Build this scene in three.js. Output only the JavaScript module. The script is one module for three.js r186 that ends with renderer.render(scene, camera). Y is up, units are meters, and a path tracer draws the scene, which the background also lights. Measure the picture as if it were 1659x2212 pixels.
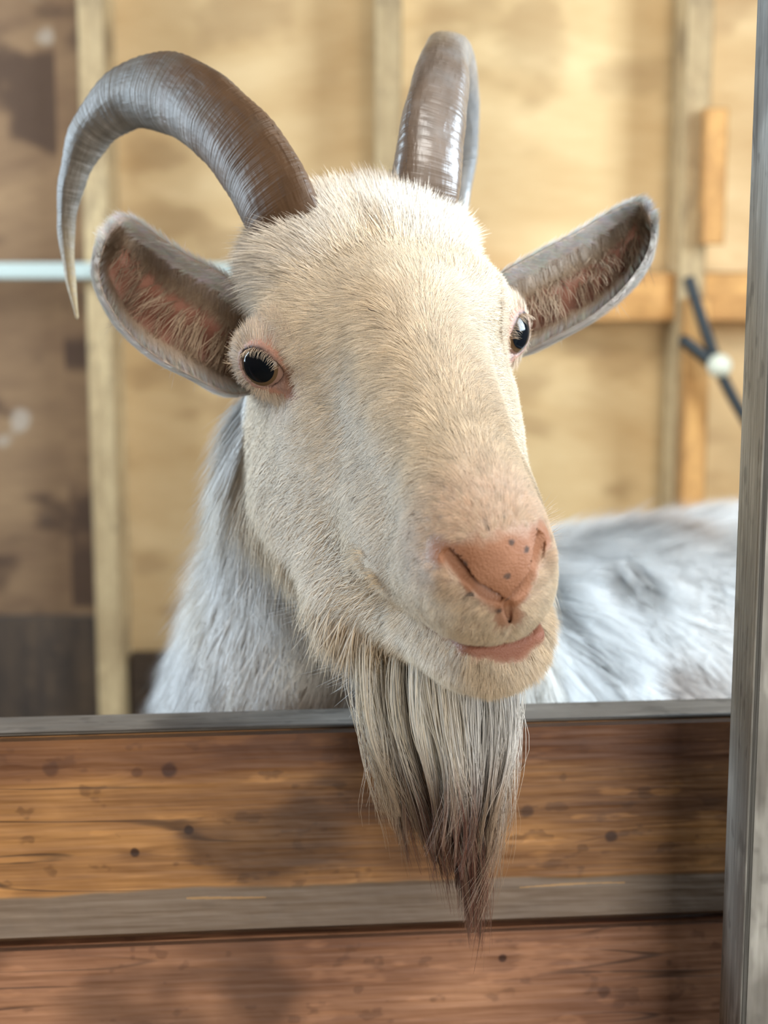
import * as THREE from 'three';
import { mergeGeometries } from 'three/addons/utils/BufferGeometryUtils.js';
import { RoundedBoxGeometry } from 'three/addons/geometries/RoundedBoxGeometry.js';
import { RectAreaLightUniformsLib } from 'three/addons/lights/RectAreaLightUniformsLib.js';

// ---------------------------------------------------------------- camera, light, exposure
const scene = new THREE.Scene();
const FOV = 36, PITCH = -9.5, EYE_HEIGHT = 1.0;
const camera = new THREE.PerspectiveCamera(FOV, 1659 / 2212, 0.02, 60);
camera.position.set(0, EYE_HEIGHT, 0);
camera.rotation.x = THREE.MathUtils.degToRad(PITCH);
camera.focus = 0.685;
camera.userData.fStop = 8.0;
camera.updateMatrixWorld(true);
scene.add(camera);

const renderer = new THREE.WebGLRenderer({ antialias: true });
renderer.toneMapping = THREE.LinearToneMapping;
renderer.toneMappingExposure = 1.0;
renderer.shadowMap.enabled = true;
RectAreaLightUniformsLib.init();
scene.background = new THREE.Color(0.55, 0.68, 0.85);

// daylight at the three openings of the barn: [centre, looks at, width, height, colour, intensity]
function daylight(at, to, w, h, color, intensity) {
  const l = new THREE.RectAreaLight(new THREE.Color().setRGB(...color), intensity, w, h);
  l.position.set(...at); l.lookAt(...to); scene.add(l);
  return l;
}
const DOOR_Z = 2.6, RIGHT_X = 1.5, LEFT_X = -1.7, BACK_Z = -2.39, ROOF_Y = 2.5;
daylight([0.95, 1.15, DOOR_Z - 0.02], [0.95, 1.15, 0], 1.1, 2.1, [1.0, 0.95, 0.86], 11.5);
daylight([0.65, ROOF_Y - 0.03, 0.0], [0.65, 0, 0.0], 0.75, 0.9, [1.0, 0.96, 0.89], 12.5);
daylight([RIGHT_X - 0.02, 1.6, -1.0], [0, 1.6, -1.0], 0.8, 1.0, [0.70, 0.86, 1.0], 27);
daylight([LEFT_X + 0.02, 1.35, -1.65], [0, 1.35, -1.65], 1.0, 1.0, [0.70, 0.86, 1.0], 18.5);

// ---------------------------------------------------------------- small tools
function rng(seed) {
  let a = seed >>> 0;
  return () => { a = (a + 0x6d2b79f5) | 0; let t = Math.imul(a ^ (a >>> 15), 1 | a); t = (t + Math.imul(t ^ (t >>> 7), 61 | t)) ^ t; return ((t ^ (t >>> 14)) >>> 0) / 4294967296; };
}
const clamp = (x, a = 0, b = 1) => Math.min(b, Math.max(a, x));
const smooth = (a, b, x) => { const t = clamp((x - a) / (b - a)); return t * t * (3 - 2 * t); };
const lerp = (a, b, t) => a + (b - a) * t;
const V = (x, y, z) => new THREE.Vector3(x, y, z);
function hash2(ix, iy) { let h = (ix * 374761393 + iy * 668265263) | 0; h = Math.imul(h ^ (h >>> 13), 1274126177); return ((h ^ (h >>> 16)) >>> 0) / 4294967296; }
function noise2(x, y) {
  const ix = Math.floor(x), iy = Math.floor(y), fx = x - ix, fy = y - iy, u = fx * fx * (3 - 2 * fx), v = fy * fy * (3 - 2 * fy);
  return lerp(lerp(hash2(ix, iy), hash2(ix + 1, iy), u), lerp(hash2(ix, iy + 1), hash2(ix + 1, iy + 1), u), v);
}
function fbm(x, y, n = 4) { let s = 0, a = 0.5; for (let i = 0; i < n; i++) { s += a * noise2(x, y); x = x * 2.03 + 17.1; y = y * 2.03 + 9.7; a *= 0.5; } return s / (1 - Math.pow(0.5, n)); }
function noise3(x, y, z) { const iz = Math.floor(z), fz = z - iz, w = fz * fz * (3 - 2 * fz); return lerp(noise2(x + iz * 31.7, y - iz * 17.3), noise2(x + (iz + 1) * 31.7, y - (iz + 1) * 17.3), w); }
const mix3 = (a, b, t) => [lerp(a[0], b[0], t), lerp(a[1], b[1], t), lerp(a[2], b[2], t)];
function texture(w, h, fn, srgb = true) {
  const data = new Uint8Array(w * h * 4);
  for (let y = 0; y < h; y++) for (let x = 0; x < w; x++) {
    const c = fn((x + 0.5) / w, (y + 0.5) / h), o = (y * w + x) * 4;
    data[o] = clamp(c[0]) * 255; data[o + 1] = clamp(c[1]) * 255; data[o + 2] = clamp(c[2]) * 255; data[o + 3] = 255;
  }
  const t = new THREE.DataTexture(data, w, h);
  t.magFilter = THREE.LinearFilter; t.minFilter = THREE.LinearMipmapLinearFilter; t.generateMipmaps = true;
  t.wrapS = t.wrapT = THREE.RepeatWrapping;
  if (srgb) t.colorSpace = THREE.SRGBColorSpace;
  t.needsUpdate = true;
  return t;
}
const used = new Map();
function numbered(name) { const n = used.get(name) ?? 0; used.set(name, n + 1); return n ? name + '_' + String(n).padStart(3, '0') : name; }
function shade(o) { o.castShadow = o.receiveShadow = true; return o; }
function part(name, geometry, material, parent, extra) {
  const m = shade(new THREE.Mesh(geometry, material)); m.name = name; parent.add(m);
  if (extra) Object.assign(m.userData, extra);
  return m;
}
function struct(name, geometry, material, at = [0, 0, 0], label, category) {
  const m = shade(new THREE.Mesh(geometry, material)); m.name = name; m.position.set(...at); scene.add(m);
  m.userData = { kind: 'structure', label, category };
  return m;
}
function thing(name, label, category, at, group) {
  const g = new THREE.Group(); g.name = numbered(name); g.position.set(...at); scene.add(g);
  g.userData = { label, category }; if (group) g.userData.group = group;
  return g;
}
// box with uv in metres: u runs along the longest side of each face
function plank(w, h, d, r = 0.002, u0 = 0, v0 = 0) {
  const g = new RoundedBoxGeometry(w, h, d, 1, r), p = g.attributes.position, n = g.attributes.normal, uv = new Float32Array(p.count * 2);
  for (let i = 0; i < p.count; i++) {
    const a = [Math.abs(n.getX(i)), Math.abs(n.getY(i)), Math.abs(n.getZ(i))], k = a.indexOf(Math.max(...a));
    const c = [p.getX(i) + w / 2, p.getY(i) + h / 2, p.getZ(i) + d / 2], s = [w, h, d], ax = [0, 1, 2].filter((j) => j !== k);
    const [L, S] = s[ax[0]] >= s[ax[1]] ? ax : [ax[1], ax[0]];
    uv[i * 2] = c[L] + u0; uv[i * 2 + 1] = c[S] + v0 + (k === 2 ? 0 : 0.37 * (k + 1));
  }
  g.setAttribute('uv', new THREE.BufferAttribute(uv, 2));
  return g;
}

// ---------------------------------------------------------------- wood
// knots: [u, v, radius, darkness] in metres on the board
function woodTexture(W, H, lenU, lenV, seed, light, dark, opt = {}) {
  const knots = opt.knots ?? [], o = seed * 13.7;
  return texture(W, H, (tu, tv) => {
    let u = tu * lenU, v = tv * lenV, dv = 0, k = 0, halo = 0;
    for (const [ku, kv, kr, kd] of knots) {
      const dx = (u - ku) / (kr * 3.2), dy = (v - kv) / kr, r2 = dx * dx + dy * dy, rr = Math.hypot(u - ku, v - kv) / kr;
      dv += kr * 0.9 * Math.sign(dy || 1) * Math.exp(-r2 * 0.6);
      k = Math.max(k, kd * smooth(1.15, 0.55, rr + 0.35 * (noise2(u * 300 + o, v * 300) - 0.5))); halo = Math.max(halo, kd * 0.45 * Math.exp(-r2 * 0.8));
    }
    const vv = v + dv + 0.006 * (fbm(u * 5 + o, v * 6, 3) - 0.5);
    const ring = 0.5 + 0.5 * Math.sin((vv * 210 + 9 * fbm(u * 1.6 + o, vv * 14, 3)) * 1.0);
    const fibre = fbm(u * 34 + o, vv * 900, 2), broad = fbm(u * 3.2 + o, vv * 26 + o, 4), blot = fbm(u * 14 - o, v * 22 + o, 4);
    const t = clamp(0.30 * ring * (opt.ring ?? 1) + 0.30 * fibre + 0.62 * broad + 0.75 * (blot - 0.5) - 0.04);
    let c = mix3(dark, light, t);
    const crack = smooth(0.022, 0.0, Math.abs(fbm(u * 4.5 + o, vv * 60 + o, 3) - 0.5)) * smooth(0.5, 0.62, fbm(u * 7 + o, v * 30, 2)); c = mix3(c, dark.map((k) => k * 0.5), 0.55 * crack);
    const speck = smooth(0.66, 0.78, fbm(u * 90 - o, v * 130, 3)); c = mix3(c, dark.map((k) => k * 0.7), 0.28 * speck); const pale = smooth(0.64, 0.8, fbm(u * 45 + o * 3, v * 160 + 7, 3)); c = mix3(c, light.map((k) => Math.min(1, k * 1.18)), 0.28 * pale);
    const stain = smooth(0.60, 0.74, fbm(u * 9 + o * 2, v * 14 - o, 4)) * (opt.stain ?? 0.35);
    c = mix3(c, mix3(dark, [0.1, 0.07, 0.05], 0.5), stain);
    c = mix3(c, [dark[0] * 0.62, dark[1] * 0.55, dark[2] * 0.5], clamp(k + halo * 0.6));
    return opt.paint ? opt.paint(u, v, c, { fibre, broad, blot }) : c;
  });
}
const grainBump = texture(512, 512, (u, v) => { const g = 0.6 * fbm(u * 10, v * 160, 3) + 0.4 * fbm(u * 30, v * 40, 3); return [g, g, g]; }, false);
function woodMaterial(map, lenU, lenV, rough = 0.75, bump = 0.0012) {
  map.repeat.set(1 / lenU, 1 / lenV);
  const b = grainBump.clone(); b.repeat.set(2.5, 2.5); b.wrapS = b.wrapT = THREE.MirroredRepeatWrapping; b.needsUpdate = true;
  return new THREE.MeshStandardMaterial({ map, roughness: rough, bumpMap: b, bumpScale: bump });
}
const hex = (s) => { const c = new THREE.Color(s); return [c.r, c.g, c.b].map((x) => x <= 0.0031308 ? x * 12.92 : 1.055 * Math.pow(x, 1 / 2.4) - 0.055); };

// ---------------------------------------------------------------- the room
function plyTexture(seed, light, dark, stainAmount) {
  const o = seed * 7.3;
  return texture(512, 1024, (tu, tv) => {
    const u = tu * 1.2, v = tv * 2.4, w = u + 0.05 * fbm(u * 3 + o, v * 3, 3);
    const fig = fbm(u * 5 + o, v * 22 + 3 * fbm(w * 3, v * 2 + o, 2), 4), fine = fbm(u * 40 + o, v * 200, 2), patch = fbm(u * 5.5 - o, v * 8 + o, 4);
    let c = mix3(dark, light, clamp(0.65 * fig + 0.2 * fine + 0.55 * (patch - 0.25)));
    const s = smooth(0.54, 0.72, fbm(u * 7 + o * 3, v * 12, 4)) * stainAmount;
    if (stainAmount > 0.6) c = mix3(c, [0.72, 0.72, 0.72], 0.4 * smooth(0.74, 0.84, fbm(u * 16 + 5, v * 16 + o, 2)));
    return mix3(c, [dark[0] * 0.62, dark[1] * 0.56, dark[2] * 0.5], s);
  });
}
const ply = [
  woodMaterial(plyTexture(1, hex('#e6ca9a'), hex('#bd9866'), 0.28), 1.2, 2.4, 0.8, 0.0006),
  woodMaterial(plyTexture(2, hex('#dec092'), hex('#b18c5c'), 0.28), 1.2, 2.4, 0.8, 0.0006),
];
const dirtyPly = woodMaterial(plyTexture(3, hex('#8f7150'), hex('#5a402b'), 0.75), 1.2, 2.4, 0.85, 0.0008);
const studWood = woodMaterial(woodTexture(1024, 256, 2.4, 0.5, 4, hex('#c9b085'), hex('#8d7350'), { ring: 0.5 }), 2.4, 0.5);
const orangeWood = woodMaterial(woodTexture(1024, 256, 2.4, 0.5, 5, hex('#d9a562'), hex('#a06f3c'), { ring: 0.7 }), 2.4, 0.5);
const darkWood = woodMaterial(woodTexture(1024, 256, 2.4, 0.5, 6, hex('#5a4632'), hex('#2c2119'), { ring: 0.5 }), 2.4, 0.5);
const roomWood = woodMaterial(woodTexture(1024, 512, 2.4, 1.2, 7, hex('#6e543a'), hex('#423020')), 2.4, 1.2);

const straw = new THREE.MeshStandardMaterial({ map: texture(512, 512, (u, v) => mix3(hex('#3e3222'), hex('#7d6840'), fbm(u * 60, v * 60, 4))), roughness: 1 });
straw.map.repeat.set(3, 3);
struct('floor', new THREE.BoxGeometry(RIGHT_X - LEFT_X, 0.1, DOOR_Z - BACK_Z), straw, [(RIGHT_X + LEFT_X) / 2, -0.05, (DOOR_Z + BACK_Z) / 2], 'straw covered barn floor under the goat', 'floor');
struct('ceiling', plank(RIGHT_X - LEFT_X + 0.2, 0.1, DOOR_Z - BACK_Z + 0.2), roomWood, [(RIGHT_X + LEFT_X) / 2, ROOF_Y + 0.05, (DOOR_Z + BACK_Z) / 2], 'boarded wooden ceiling of the barn', 'ceiling');
function wallWithHole(name, label, length, hole, at, turn) {   // hole [from, to, bottom, top] along the wall
  const s = new THREE.Shape([new THREE.Vector2(0, 0), new THREE.Vector2(length, 0), new THREE.Vector2(length, ROOF_Y), new THREE.Vector2(0, ROOF_Y)]);
  if (hole) { const [a, b, c, d] = hole; s.holes.push(new THREE.Path([new THREE.Vector2(a, c), new THREE.Vector2(a, d), new THREE.Vector2(b, d), new THREE.Vector2(b, c)])); }
  const w = struct(name, new THREE.ExtrudeGeometry(s, { depth: 0.08, bevelEnabled: false }), roomWood, at, label, 'wall'); w.rotation.y = turn;
  return w;
}
const depthZ = DOOR_Z - BACK_Z;
wallWithHole('wall_right', 'right hand barn wall with a daylight window', depthZ, [DOOR_Z + 0.6, DOOR_Z + 1.4, 1.1, 2.1], [RIGHT_X + 0.08, 0, DOOR_Z], Math.PI / 2 * 1).rotation.y = Math.PI / 2;
wallWithHole('wall_left', 'left hand barn wall with a daylight window', depthZ, [DOOR_Z + 1.15, DOOR_Z + 2.15, 0.85, 1.85], [LEFT_X, 0, DOOR_Z], Math.PI / 2);
wallWithHole('wall_front', 'front barn wall behind the photographer with an open doorway', RIGHT_X - LEFT_X, [2.1, 3.2, 0.02, 2.2], [LEFT_X, 0, DOOR_Z], 0);
const yard = struct('ground', new THREE.BoxGeometry(14, 0.1, 8), straw, [0, -0.06, DOOR_Z + 4.2], 'trodden straw yard outside the barn doorway', 'ground');

const wallBack = new THREE.Group(); wallBack.name = 'wall_back'; scene.add(wallBack);
wallBack.userData = { kind: 'structure', label: 'back wall of pale plywood sheets between upright studs', category: 'wall' };
const SHEET_Z = BACK_Z, STUD_D = 0.089, STUD_FRONT = SHEET_Z + STUD_D;
const studX = [-1.63, -1.225, -0.82, -0.413, 0.006, 0.445, 0.85, 1.255];
function wallPart(name, g, m, x, y, z) { const o = part(name, g, m, wallBack); o.position.set(x, y, z); return o; }
part('sheathing', new THREE.BoxGeometry(RIGHT_X - LEFT_X + 0.16, ROOF_Y, 0.04), roomWood, wallBack).position.set((RIGHT_X + LEFT_X) / 2, ROOF_Y / 2, SHEET_Z - 0.045);
for (let i = 0; i + 1 < studX.length; i++) {
  const w = studX[i + 1] - studX[i] - 0.004, x = (studX[i] + studX[i + 1]) / 2;
  const g = new THREE.BoxGeometry(w, 2.46, 0.018), uv = g.attributes.uv;
  for (let k = 0; k < uv.count; k++) uv.setXY(k, uv.getX(k) * w + i * 0.43, uv.getY(k) * 2.46);
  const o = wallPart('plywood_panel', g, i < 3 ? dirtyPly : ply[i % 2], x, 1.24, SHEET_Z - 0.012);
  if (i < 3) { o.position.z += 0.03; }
}
for (const x of studX) { const g = plank(0.038, 2.46, STUD_D); wallPart('stud', g, Math.abs(x - 0.445) < 0.01 ? studWood : studWood, x, 1.24, SHEET_Z + STUD_D / 2); }
wallPart('nogging', plank(0.40, 0.07, 0.07), orangeWood, 0.226, 0.93, SHEET_Z + 0.036);
wallPart('nogging', plank(0.365, 0.07, 0.07), orangeWood, 0.648, 0.93, SHEET_Z + 0.036);
wallPart('cleat', plank(0.032, 0.19, 0.03), orangeWood, 0.468, 1.10, STUD_FRONT + 0.012);
wallPart('cleat', plank(0.034, 0.62, 0.03), orangeWood, 0.452, 0.62, STUD_FRONT + 0.012);
for (const [x, w, h] of [[-0.617, 0.365, 0.12], [-0.2, 0.38, 0.06]]) wallPart('dark_board', plank(w, h + 0.25, 0.03), darkWood, x, 0.20 + h / 2, SHEET_Z + 0.03);  // dark planks added to make the bays darker towards the bottom

// ---------------------------------------------------------------- windows: milky sheets lit by the sky
function litWindow(n, label, x, y, z, w, h, color, glow) {
  const g = new THREE.Group(); g.name = 'window_' + n; g.position.set(x, y, z); scene.add(g);
  g.userData = { kind: 'structure', label, category: 'window' };
  const pane = part('pane', new THREE.BoxGeometry(0.01, h, w), new THREE.MeshStandardMaterial({ color: 0xffffff, roughness: 0.6, emissive: new THREE.Color().setRGB(...color), emissiveIntensity: glow }), g);
  pane.position.x = Math.sign(x) * 0.03;
  for (const s of [-1, 1]) { part('frame_bar', plank(0.06, 0.05, w), roomWood, g).position.set(Math.sign(x) * 0.04, s * (h / 2 - 0.025), 0); part('frame_bar', plank(0.06, h, 0.05), roomWood, g).position.set(Math.sign(x) * 0.04, 0, s * (w / 2 - 0.025)); }
}
{
  const g = new THREE.Group(); g.name = 'window_3'; g.position.set(0.65, ROOF_Y, 0); scene.add(g);
  g.userData = { kind: 'structure', label: 'milky skylight sheet in the barn roof', category: 'window' };
  part('pane', new THREE.BoxGeometry(0.75, 0.012, 0.9), new THREE.MeshStandardMaterial({ color: 0xffffff, roughness: 0.6, emissive: new THREE.Color().setRGB(1, 0.96, 0.89), emissiveIntensity: 2 }), g).position.y = -0.012;
  for (const t of [-1, 1]) { part('frame_bar', plank(0.85, 0.03, 0.05), roomWood, g).position.set(0, -0.016, t * 0.475); part('frame_bar', plank(0.05, 0.03, 0.9), roomWood, g).position.set(t * 0.4, -0.016, 0); }
}
litWindow(1, 'milky daylight window in the right hand wall', RIGHT_X, 1.6, -1.0, 0.8, 1.0, [0.70, 0.86, 1], 4);
litWindow(2, 'milky daylight window in the left hand wall', LEFT_X, 1.35, -1.65, 1.0, 1.0, [0.64, 0.84, 1], 3);

// ---------------------------------------------------------------- stall gate
const GATE = { x: 0, z: -0.76, top: 0.768, turn: 5.3 * Math.PI / 180, thick: 0.028 };
{
  const gate = thing('stall_gate', 'low wooden stall gate of stained brown boards the goat looks over', 'gate', [0, 0, GATE.z]);
  gate.rotation.y = GATE.turn;
  const bx0 = -0.75, bx1 = 0.27, w = bx1 - bx0, cx = (bx0 + bx1) / 2;
  const warmL = hex('#c69258'), warmD = hex('#4e2f1a'), grey = hex('#8f8377');
  // u from the left end of the board, v up from its lower edge
  const TL = 0.62, U = (x) => x + 0.34;
  const b1 = woodTexture(2048, 512, TL, 0.115, 11, warmL, warmD, {
    knots: [[U(-0.107), 0.088, 0.0042, 0.85], [U(-0.123), 0.087, 0.003, 0.4], [U(-0.098), 0.056, 0.0028, 0.8], [U(-0.125), 0.045, 0.0026, 0.7], [U(0.073), 0.06, 0.004, 0.5], [U(0.117), 0.045, 0.0034, 0.65], [U(-0.165), 0.09, 0.004, 0.5], [U(-0.3), 0.06, 0.006, 0.8]],
    ring: 0.7, stain: 0.55,
    paint: (u, v, c, n) => {
      const edge = 0.0245 + 0.002 * (fbm(u * 20, 3, 3) - 0.5) * 2, g = smooth(edge + 0.0012, edge - 0.0012, v);
      c = mix3(c, mix3(grey, hex('#5e5148'), clamp(0.6 * n.broad + 0.5 * n.fibre - 0.1)), g * 0.88);
      const top = smooth(0.080, 0.088, v + 0.012 * (fbm(u * 12, 1.7, 3) - 0.5)) * (0.35 + 0.65 * smooth(0.35, 0.6, fbm(u * 6, v * 12, 3)));
      c = mix3(c, hex('#5a3420'), 0.5 * top);
      if (Math.abs(v - 0.0195 - 0.0006 * Math.sin(u * 60)) < 0.0009 * noise2(u * 60, 2) && ((u > U(-0.1) && u < U(-0.06)) || (u > U(0.07) && u < U(0.125)))) c = mix3(c, hex('#d2a060'), 0.5);
      return c;
    },
  });
  const b2 = woodTexture(2048, 512, TL, 0.14, 12, hex('#bc8c6a'), hex('#6a4430'), { knots: [[U(0.062), 0.121, 0.0025, 0.8], [U(0.116), 0.10, 0.004, 0.5], [U(-0.2), 0.07, 0.006, 0.6]], ring: 0.5, stain: 0.55 });
  const railTop = woodTexture(1024, 128, w, 0.1, 13, hex('#857d73'), hex('#443d37'), { ring: 0.5, stain: 0.6 });
  const m1 = woodMaterial(b1, TL, 0.115, 0.62), m2 = woodMaterial(b2, TL, 0.14, 0.65), mTop = woodMaterial(railTop, w, 0.1, 0.7);
  const H1 = 0.107;
  const a = part('gate_board', plank(w, H1, GATE.thick, 0.0025, bx0 + 0.34), m1, gate); a.position.set(cx, GATE.top - 0.004 - H1 / 2, -GATE.thick / 2);
  part('cap_rail', plank(w, 0.0024, GATE.thick - 0.001, 0.001), mTop, gate).position.set(cx, GATE.top - 0.0032, -GATE.thick / 2);
  let y = GATE.top - 0.004 - H1 - 0.003;
  for (let i = 0; i < 4; i++) { const o = part('gate_board', plank(w, 0.138, GATE.thick, 0.0025, bx0 + 0.34 + i * 0.31), m2, gate); o.position.set(cx, y - 0.069, -GATE.thick / 2 - 0.002); y -= 0.142; }
  for (const x of [bx0 + 0.05, bx1 - 0.045]) part('gate_batten', plank(0.07, 0.66, 0.03), darkWood, gate).position.set(x, 0.41, -GATE.thick - 0.016);
}

// ---------------------------------------------------------------- post at the right
{
  const post = thing('gate_post', 'weathered grey wooden post at the right edge of the gate', 'post', [0.229, 0, -0.679]);
  const t = woodTexture(2048, 256, 2.46, 0.3, 21, hex('#c2c3bf'), hex('#767570'), { ring: 1.1, stain: 0.5, knots: [[0.95, 0.19, 0.006, 0.5], [0.7, 0.2, 0.004, 0.5]] });
  const m = woodMaterial(t, 2.46, 0.3, 0.8, 0.0025);
  part('post_timber', plank(0.14, 2.46, 0.043, 0.003), m, post).position.set(0, 1.25, 0);
}

// ---------------------------------------------------------------- things on the back wall
{
  const pipe = thing('rail_pipe', 'pale galvanised rail across the dark left bay of the back wall', 'rail', [-0.62, 0.968, STUD_FRONT + 0.012]);
  const zinc = new THREE.MeshStandardMaterial({ color: 0xb9c4bd, roughness: 0.45, metalness: 0.2 });
  part('bar', new RoundedBoxGeometry(0.86, 0.024, 0.016, 2, 0.005), zinc, pipe).position.x = 0.0;
  for (const x of [-0.2, 0.207]) part('screw', new THREE.CylinderGeometry(0.006, 0.006, 0.006, 10).rotateX(Math.PI / 2), zinc, pipe).position.set(x, 0, 0.01);
  const brace = thing('door_brace', 'black metal strap slanting across the right stud with a pale knob', 'strap', [0.5, 0.825, STUD_FRONT + 0.05]);
  const black = new THREE.MeshStandardMaterial({ color: 0x23282a, roughness: 0.5, metalness: 0.3 });
  const c = new THREE.CatmullRomCurve3([V(-0.07, 0.135, 0), V(-0.045, 0.06, 0.01), V(-0.02, -0.005, 0.015), V(0.03, -0.09, 0.02), V(0.10, -0.19, 0.02)]);
  part('strap', new THREE.TubeGeometry(c, 24, 0.0085, 8), black, brace);
  part('stub', new THREE.CapsuleGeometry(0.009, 0.05, 4, 10).rotateZ(0.9), black, brace).position.set(-0.055, 0.03, 0.012);
  part('knob', new THREE.SphereGeometry(0.017, 20, 14), new THREE.MeshStandardMaterial({ color: 0xc9c8b4, roughness: 0.5 }), brace).position.set(-0.028, 0.012, 0.03);
}
// ---------------------------------------------------------------- the goat: a head frame in centimetres (x to the goat's left, y up from the brow, z towards the nose)
const HEAD = new THREE.Matrix4().makeBasis(V(0.9623, 0.1763, -0.207), V(-0.0253, 0.816, 0.5776), V(0.2708, -0.5506, 0.7897)).setPosition(0.48, 7.14, -71.99);
const headToCam = HEAD, camToHead = HEAD.clone().invert();
const camToWorld = new THREE.Matrix4().makeRotationX(THREE.MathUtils.degToRad(PITCH)).setPosition(0, EYE_HEIGHT, 0).multiply(new THREE.Matrix4().makeScale(0.01, 0.01, 0.01));
const BASE = V(0.2, 0, -1.25);
const headToGoat = new THREE.Matrix4().makeTranslation(-BASE.x, -BASE.y, -BASE.z).multiply(camToWorld).multiply(headToCam);   // head frame (cm) -> goat group (m)
const goatToHead = headToGoat.clone().invert();
const FOCAL = 1106 / Math.tan(THREE.MathUtils.degToRad(FOV / 2));
const ray = (px, py, d) => V((px - 829.5) / FOCAL * d, -(py - 1106) / FOCAL * d, -d);       // survey point at a measured distance, camera frame (cm)
const inHead = (px, py, d) => ray(px, py, d).applyMatrix4(camToHead);
const DOWN = V(0, -1, 0).transformDirection(goatToHead), BACK = V(0, 0, -1).transformDirection(goatToHead);

const goat = thing('goat', 'white bearded goat with curved horns looking over the wooden gate', 'goat', [BASE.x, BASE.y, BASE.z]);

// ---- body as one distance field
const smin = (a, b, k) => { const h = Math.max(k - Math.abs(a - b), 0) / k; return Math.min(a, b) - h * h * k * 0.25; };
const smax = (a, b, k) => -smin(-a, -b, k);
function ell(x, y, z, c, r) { const a = (x - c[0]) / r[0], b = (y - c[1]) / r[1], d = (z - c[2]) / r[2], k0 = Math.sqrt(a * a + b * b + d * d), e = a / r[0], f = b / r[1], g = d / r[2], k1 = Math.sqrt(e * e + f * f + g * g); return k1 < 1e-6 ? -Math.min(...r) : k0 * (k0 - 1) / k1; }
function cone(x, y, z, a, b, ra, rb, sx = 1) {      // tapered capsule, flattened across x by sx
  const px = (x - a[0]) / sx, py = y - a[1], pz = z - a[2], bx = (b[0] - a[0]) / sx, by = b[1] - a[1], bz = b[2] - a[2];
  const t = clamp((px * bx + py * by + pz * bz) / (bx * bx + by * by + bz * bz)), dx = px - bx * t, dy = py - by * t, dz = pz - bz * t;
  return (Math.sqrt(dx * dx + dy * dy + dz * dz) - lerp(ra, rb, t)) * Math.min(1, sx);
}
const J = (px, py, d) => inHead(px, py, d).toArray();
const G = (x, y, z) => V(x - BASE.x, y - BASE.y, z - BASE.z).applyMatrix4(goatToHead).toArray();
const NECK = [[0, -1.5, -6], J(780, 1080, 84), J(785, 1330, 92), J(795, 1600, 100)], NECK_R = [5.2, 6.2, 8.6, 11.5];
const WITHERS = J(880, 1680, 112), RUMP = J(1700, 1535, 140);
const LEGS = [[G(-0.02, 0.48, -1.05), G(-0.04, 0.03, -1.03)], [G(0.18, 0.48, -1.18), G(0.20, 0.03, -1.16)], [G(0.30, 0.48, -1.38), G(0.30, 0.03, -1.40)], [G(0.47, 0.5, -1.40), G(0.49, 0.03, -1.42)]];
const EYE_R = 1.34, LOOK = V(0.65, 0.25, 0.72).normalize(), EYE_TIP = V(6.36, 0.2, -0.17), EYE_SKEW = 0.22, EYE = EYE_TIP.clone().addScaledVector(LOOK, -EYE_R);
const EYE_S = V(0, 1, 0).cross(LOOK).normalize(), EYE_U = LOOK.clone().cross(EYE_S);      // EYE_S points to the nose side for the goat's left eye mirrored
function bodyField(x, y, z) {
  let d = smin(cone(x, y, z, NECK[0], NECK[1], NECK_R[0], NECK_R[1]), cone(x, y, z, NECK[1], NECK[2], NECK_R[1], NECK_R[2]), 3);
  d = smin(d, cone(x, y, z, NECK[2], NECK[3], NECK_R[2], NECK_R[3]), 4);
  d = smin(d, cone(x, y, z, NECK[3], WITHERS, NECK_R[3], 15), 6);
  d = smin(d, cone(x, y, z, WITHERS, RUMP, 15, 17), 6);
  for (const [a, b] of LEGS) d = smin(d, cone(x, y, z, a, b, 5, 2.6), 4);
  return d;
}
function headCore(x, y, z) {
  const ax = Math.abs(x);
  let d = ell(x, y, z, [0, -0.1, -3.8], [4.8, 4.75, 6.2]);                              // skull
  d = smin(d, ell(x, y, z, [0, 1.0, -6], [3.4, 2.8, 3.0]), 2.5);                      // poll between the horns
  d = smin(d, ell(ax, y, z, [2.5, 1.7, -5.5], [1.8, 1.9, 2.1]), 1.4);                 // horn boss
  d = smin(d, ell(ax, y, z, [3.2, 1.0, -1.5], [2.5, 2.4, 2.8]), 1.4);                 // brow
  d = smin(d, cone(x, y, z, [0, 0.9, 1.2], [-0.2, -0.7, 12.4], 3.6, 2.0, 0.95), 2.2); // bridge of the nose
  d = smin(d, cone(x, y, z, [0, -3.1, 2], [0, -3.7, 11.0], 4.3, 2.85, 0.93), 2.5);       // sides of the face
  d = smin(d, ell(ax, y, z, [1.7, -4.3, 7.2], [2.25, 2.7, 4.6]), 1.8);                // side of the muzzle
  d = smin(d, ell(ax, y, z, [3.0, -5.6, -0.6], [2.8, 5.6, 5.0]), 2.4);                // cheek
  d = smin(d, ell(x, y, z, [-0.25, -1.6, 13.0], [2.12, 2.6, 2.9]), 2.0);               // nose
  d = smin(d, ell(x, y, z, [-0.05, -3.4, 12.9], [2.3, 1.85, 2.65]), 2.2);   // upper lip
  return d;
}
function sheet(x, y, z, A, e1, e2, nr, th) {        // thin slab through A spanned by e1 (0..1) and e2 (-0.4..1)
  const px = x - A.x, py = y - A.y, pz = z - A.z, n = Math.abs(px * nr.x + py * nr.y + pz * nr.z);
  const l1 = e1.length(), l2 = e2.length(), s = (px * e1.x + py * e1.y + pz * e1.z) / l1, t = (px * e2.x + py * e2.y + pz * e2.z) / l2;
  return Math.max(n - th * (0.45 + 0.55 * Math.sin(clamp(s / l1) * Math.PI)), Math.abs(s - l1 / 2) - l1 / 2, t - l2, -t - 0.4 * l2);
}
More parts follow.
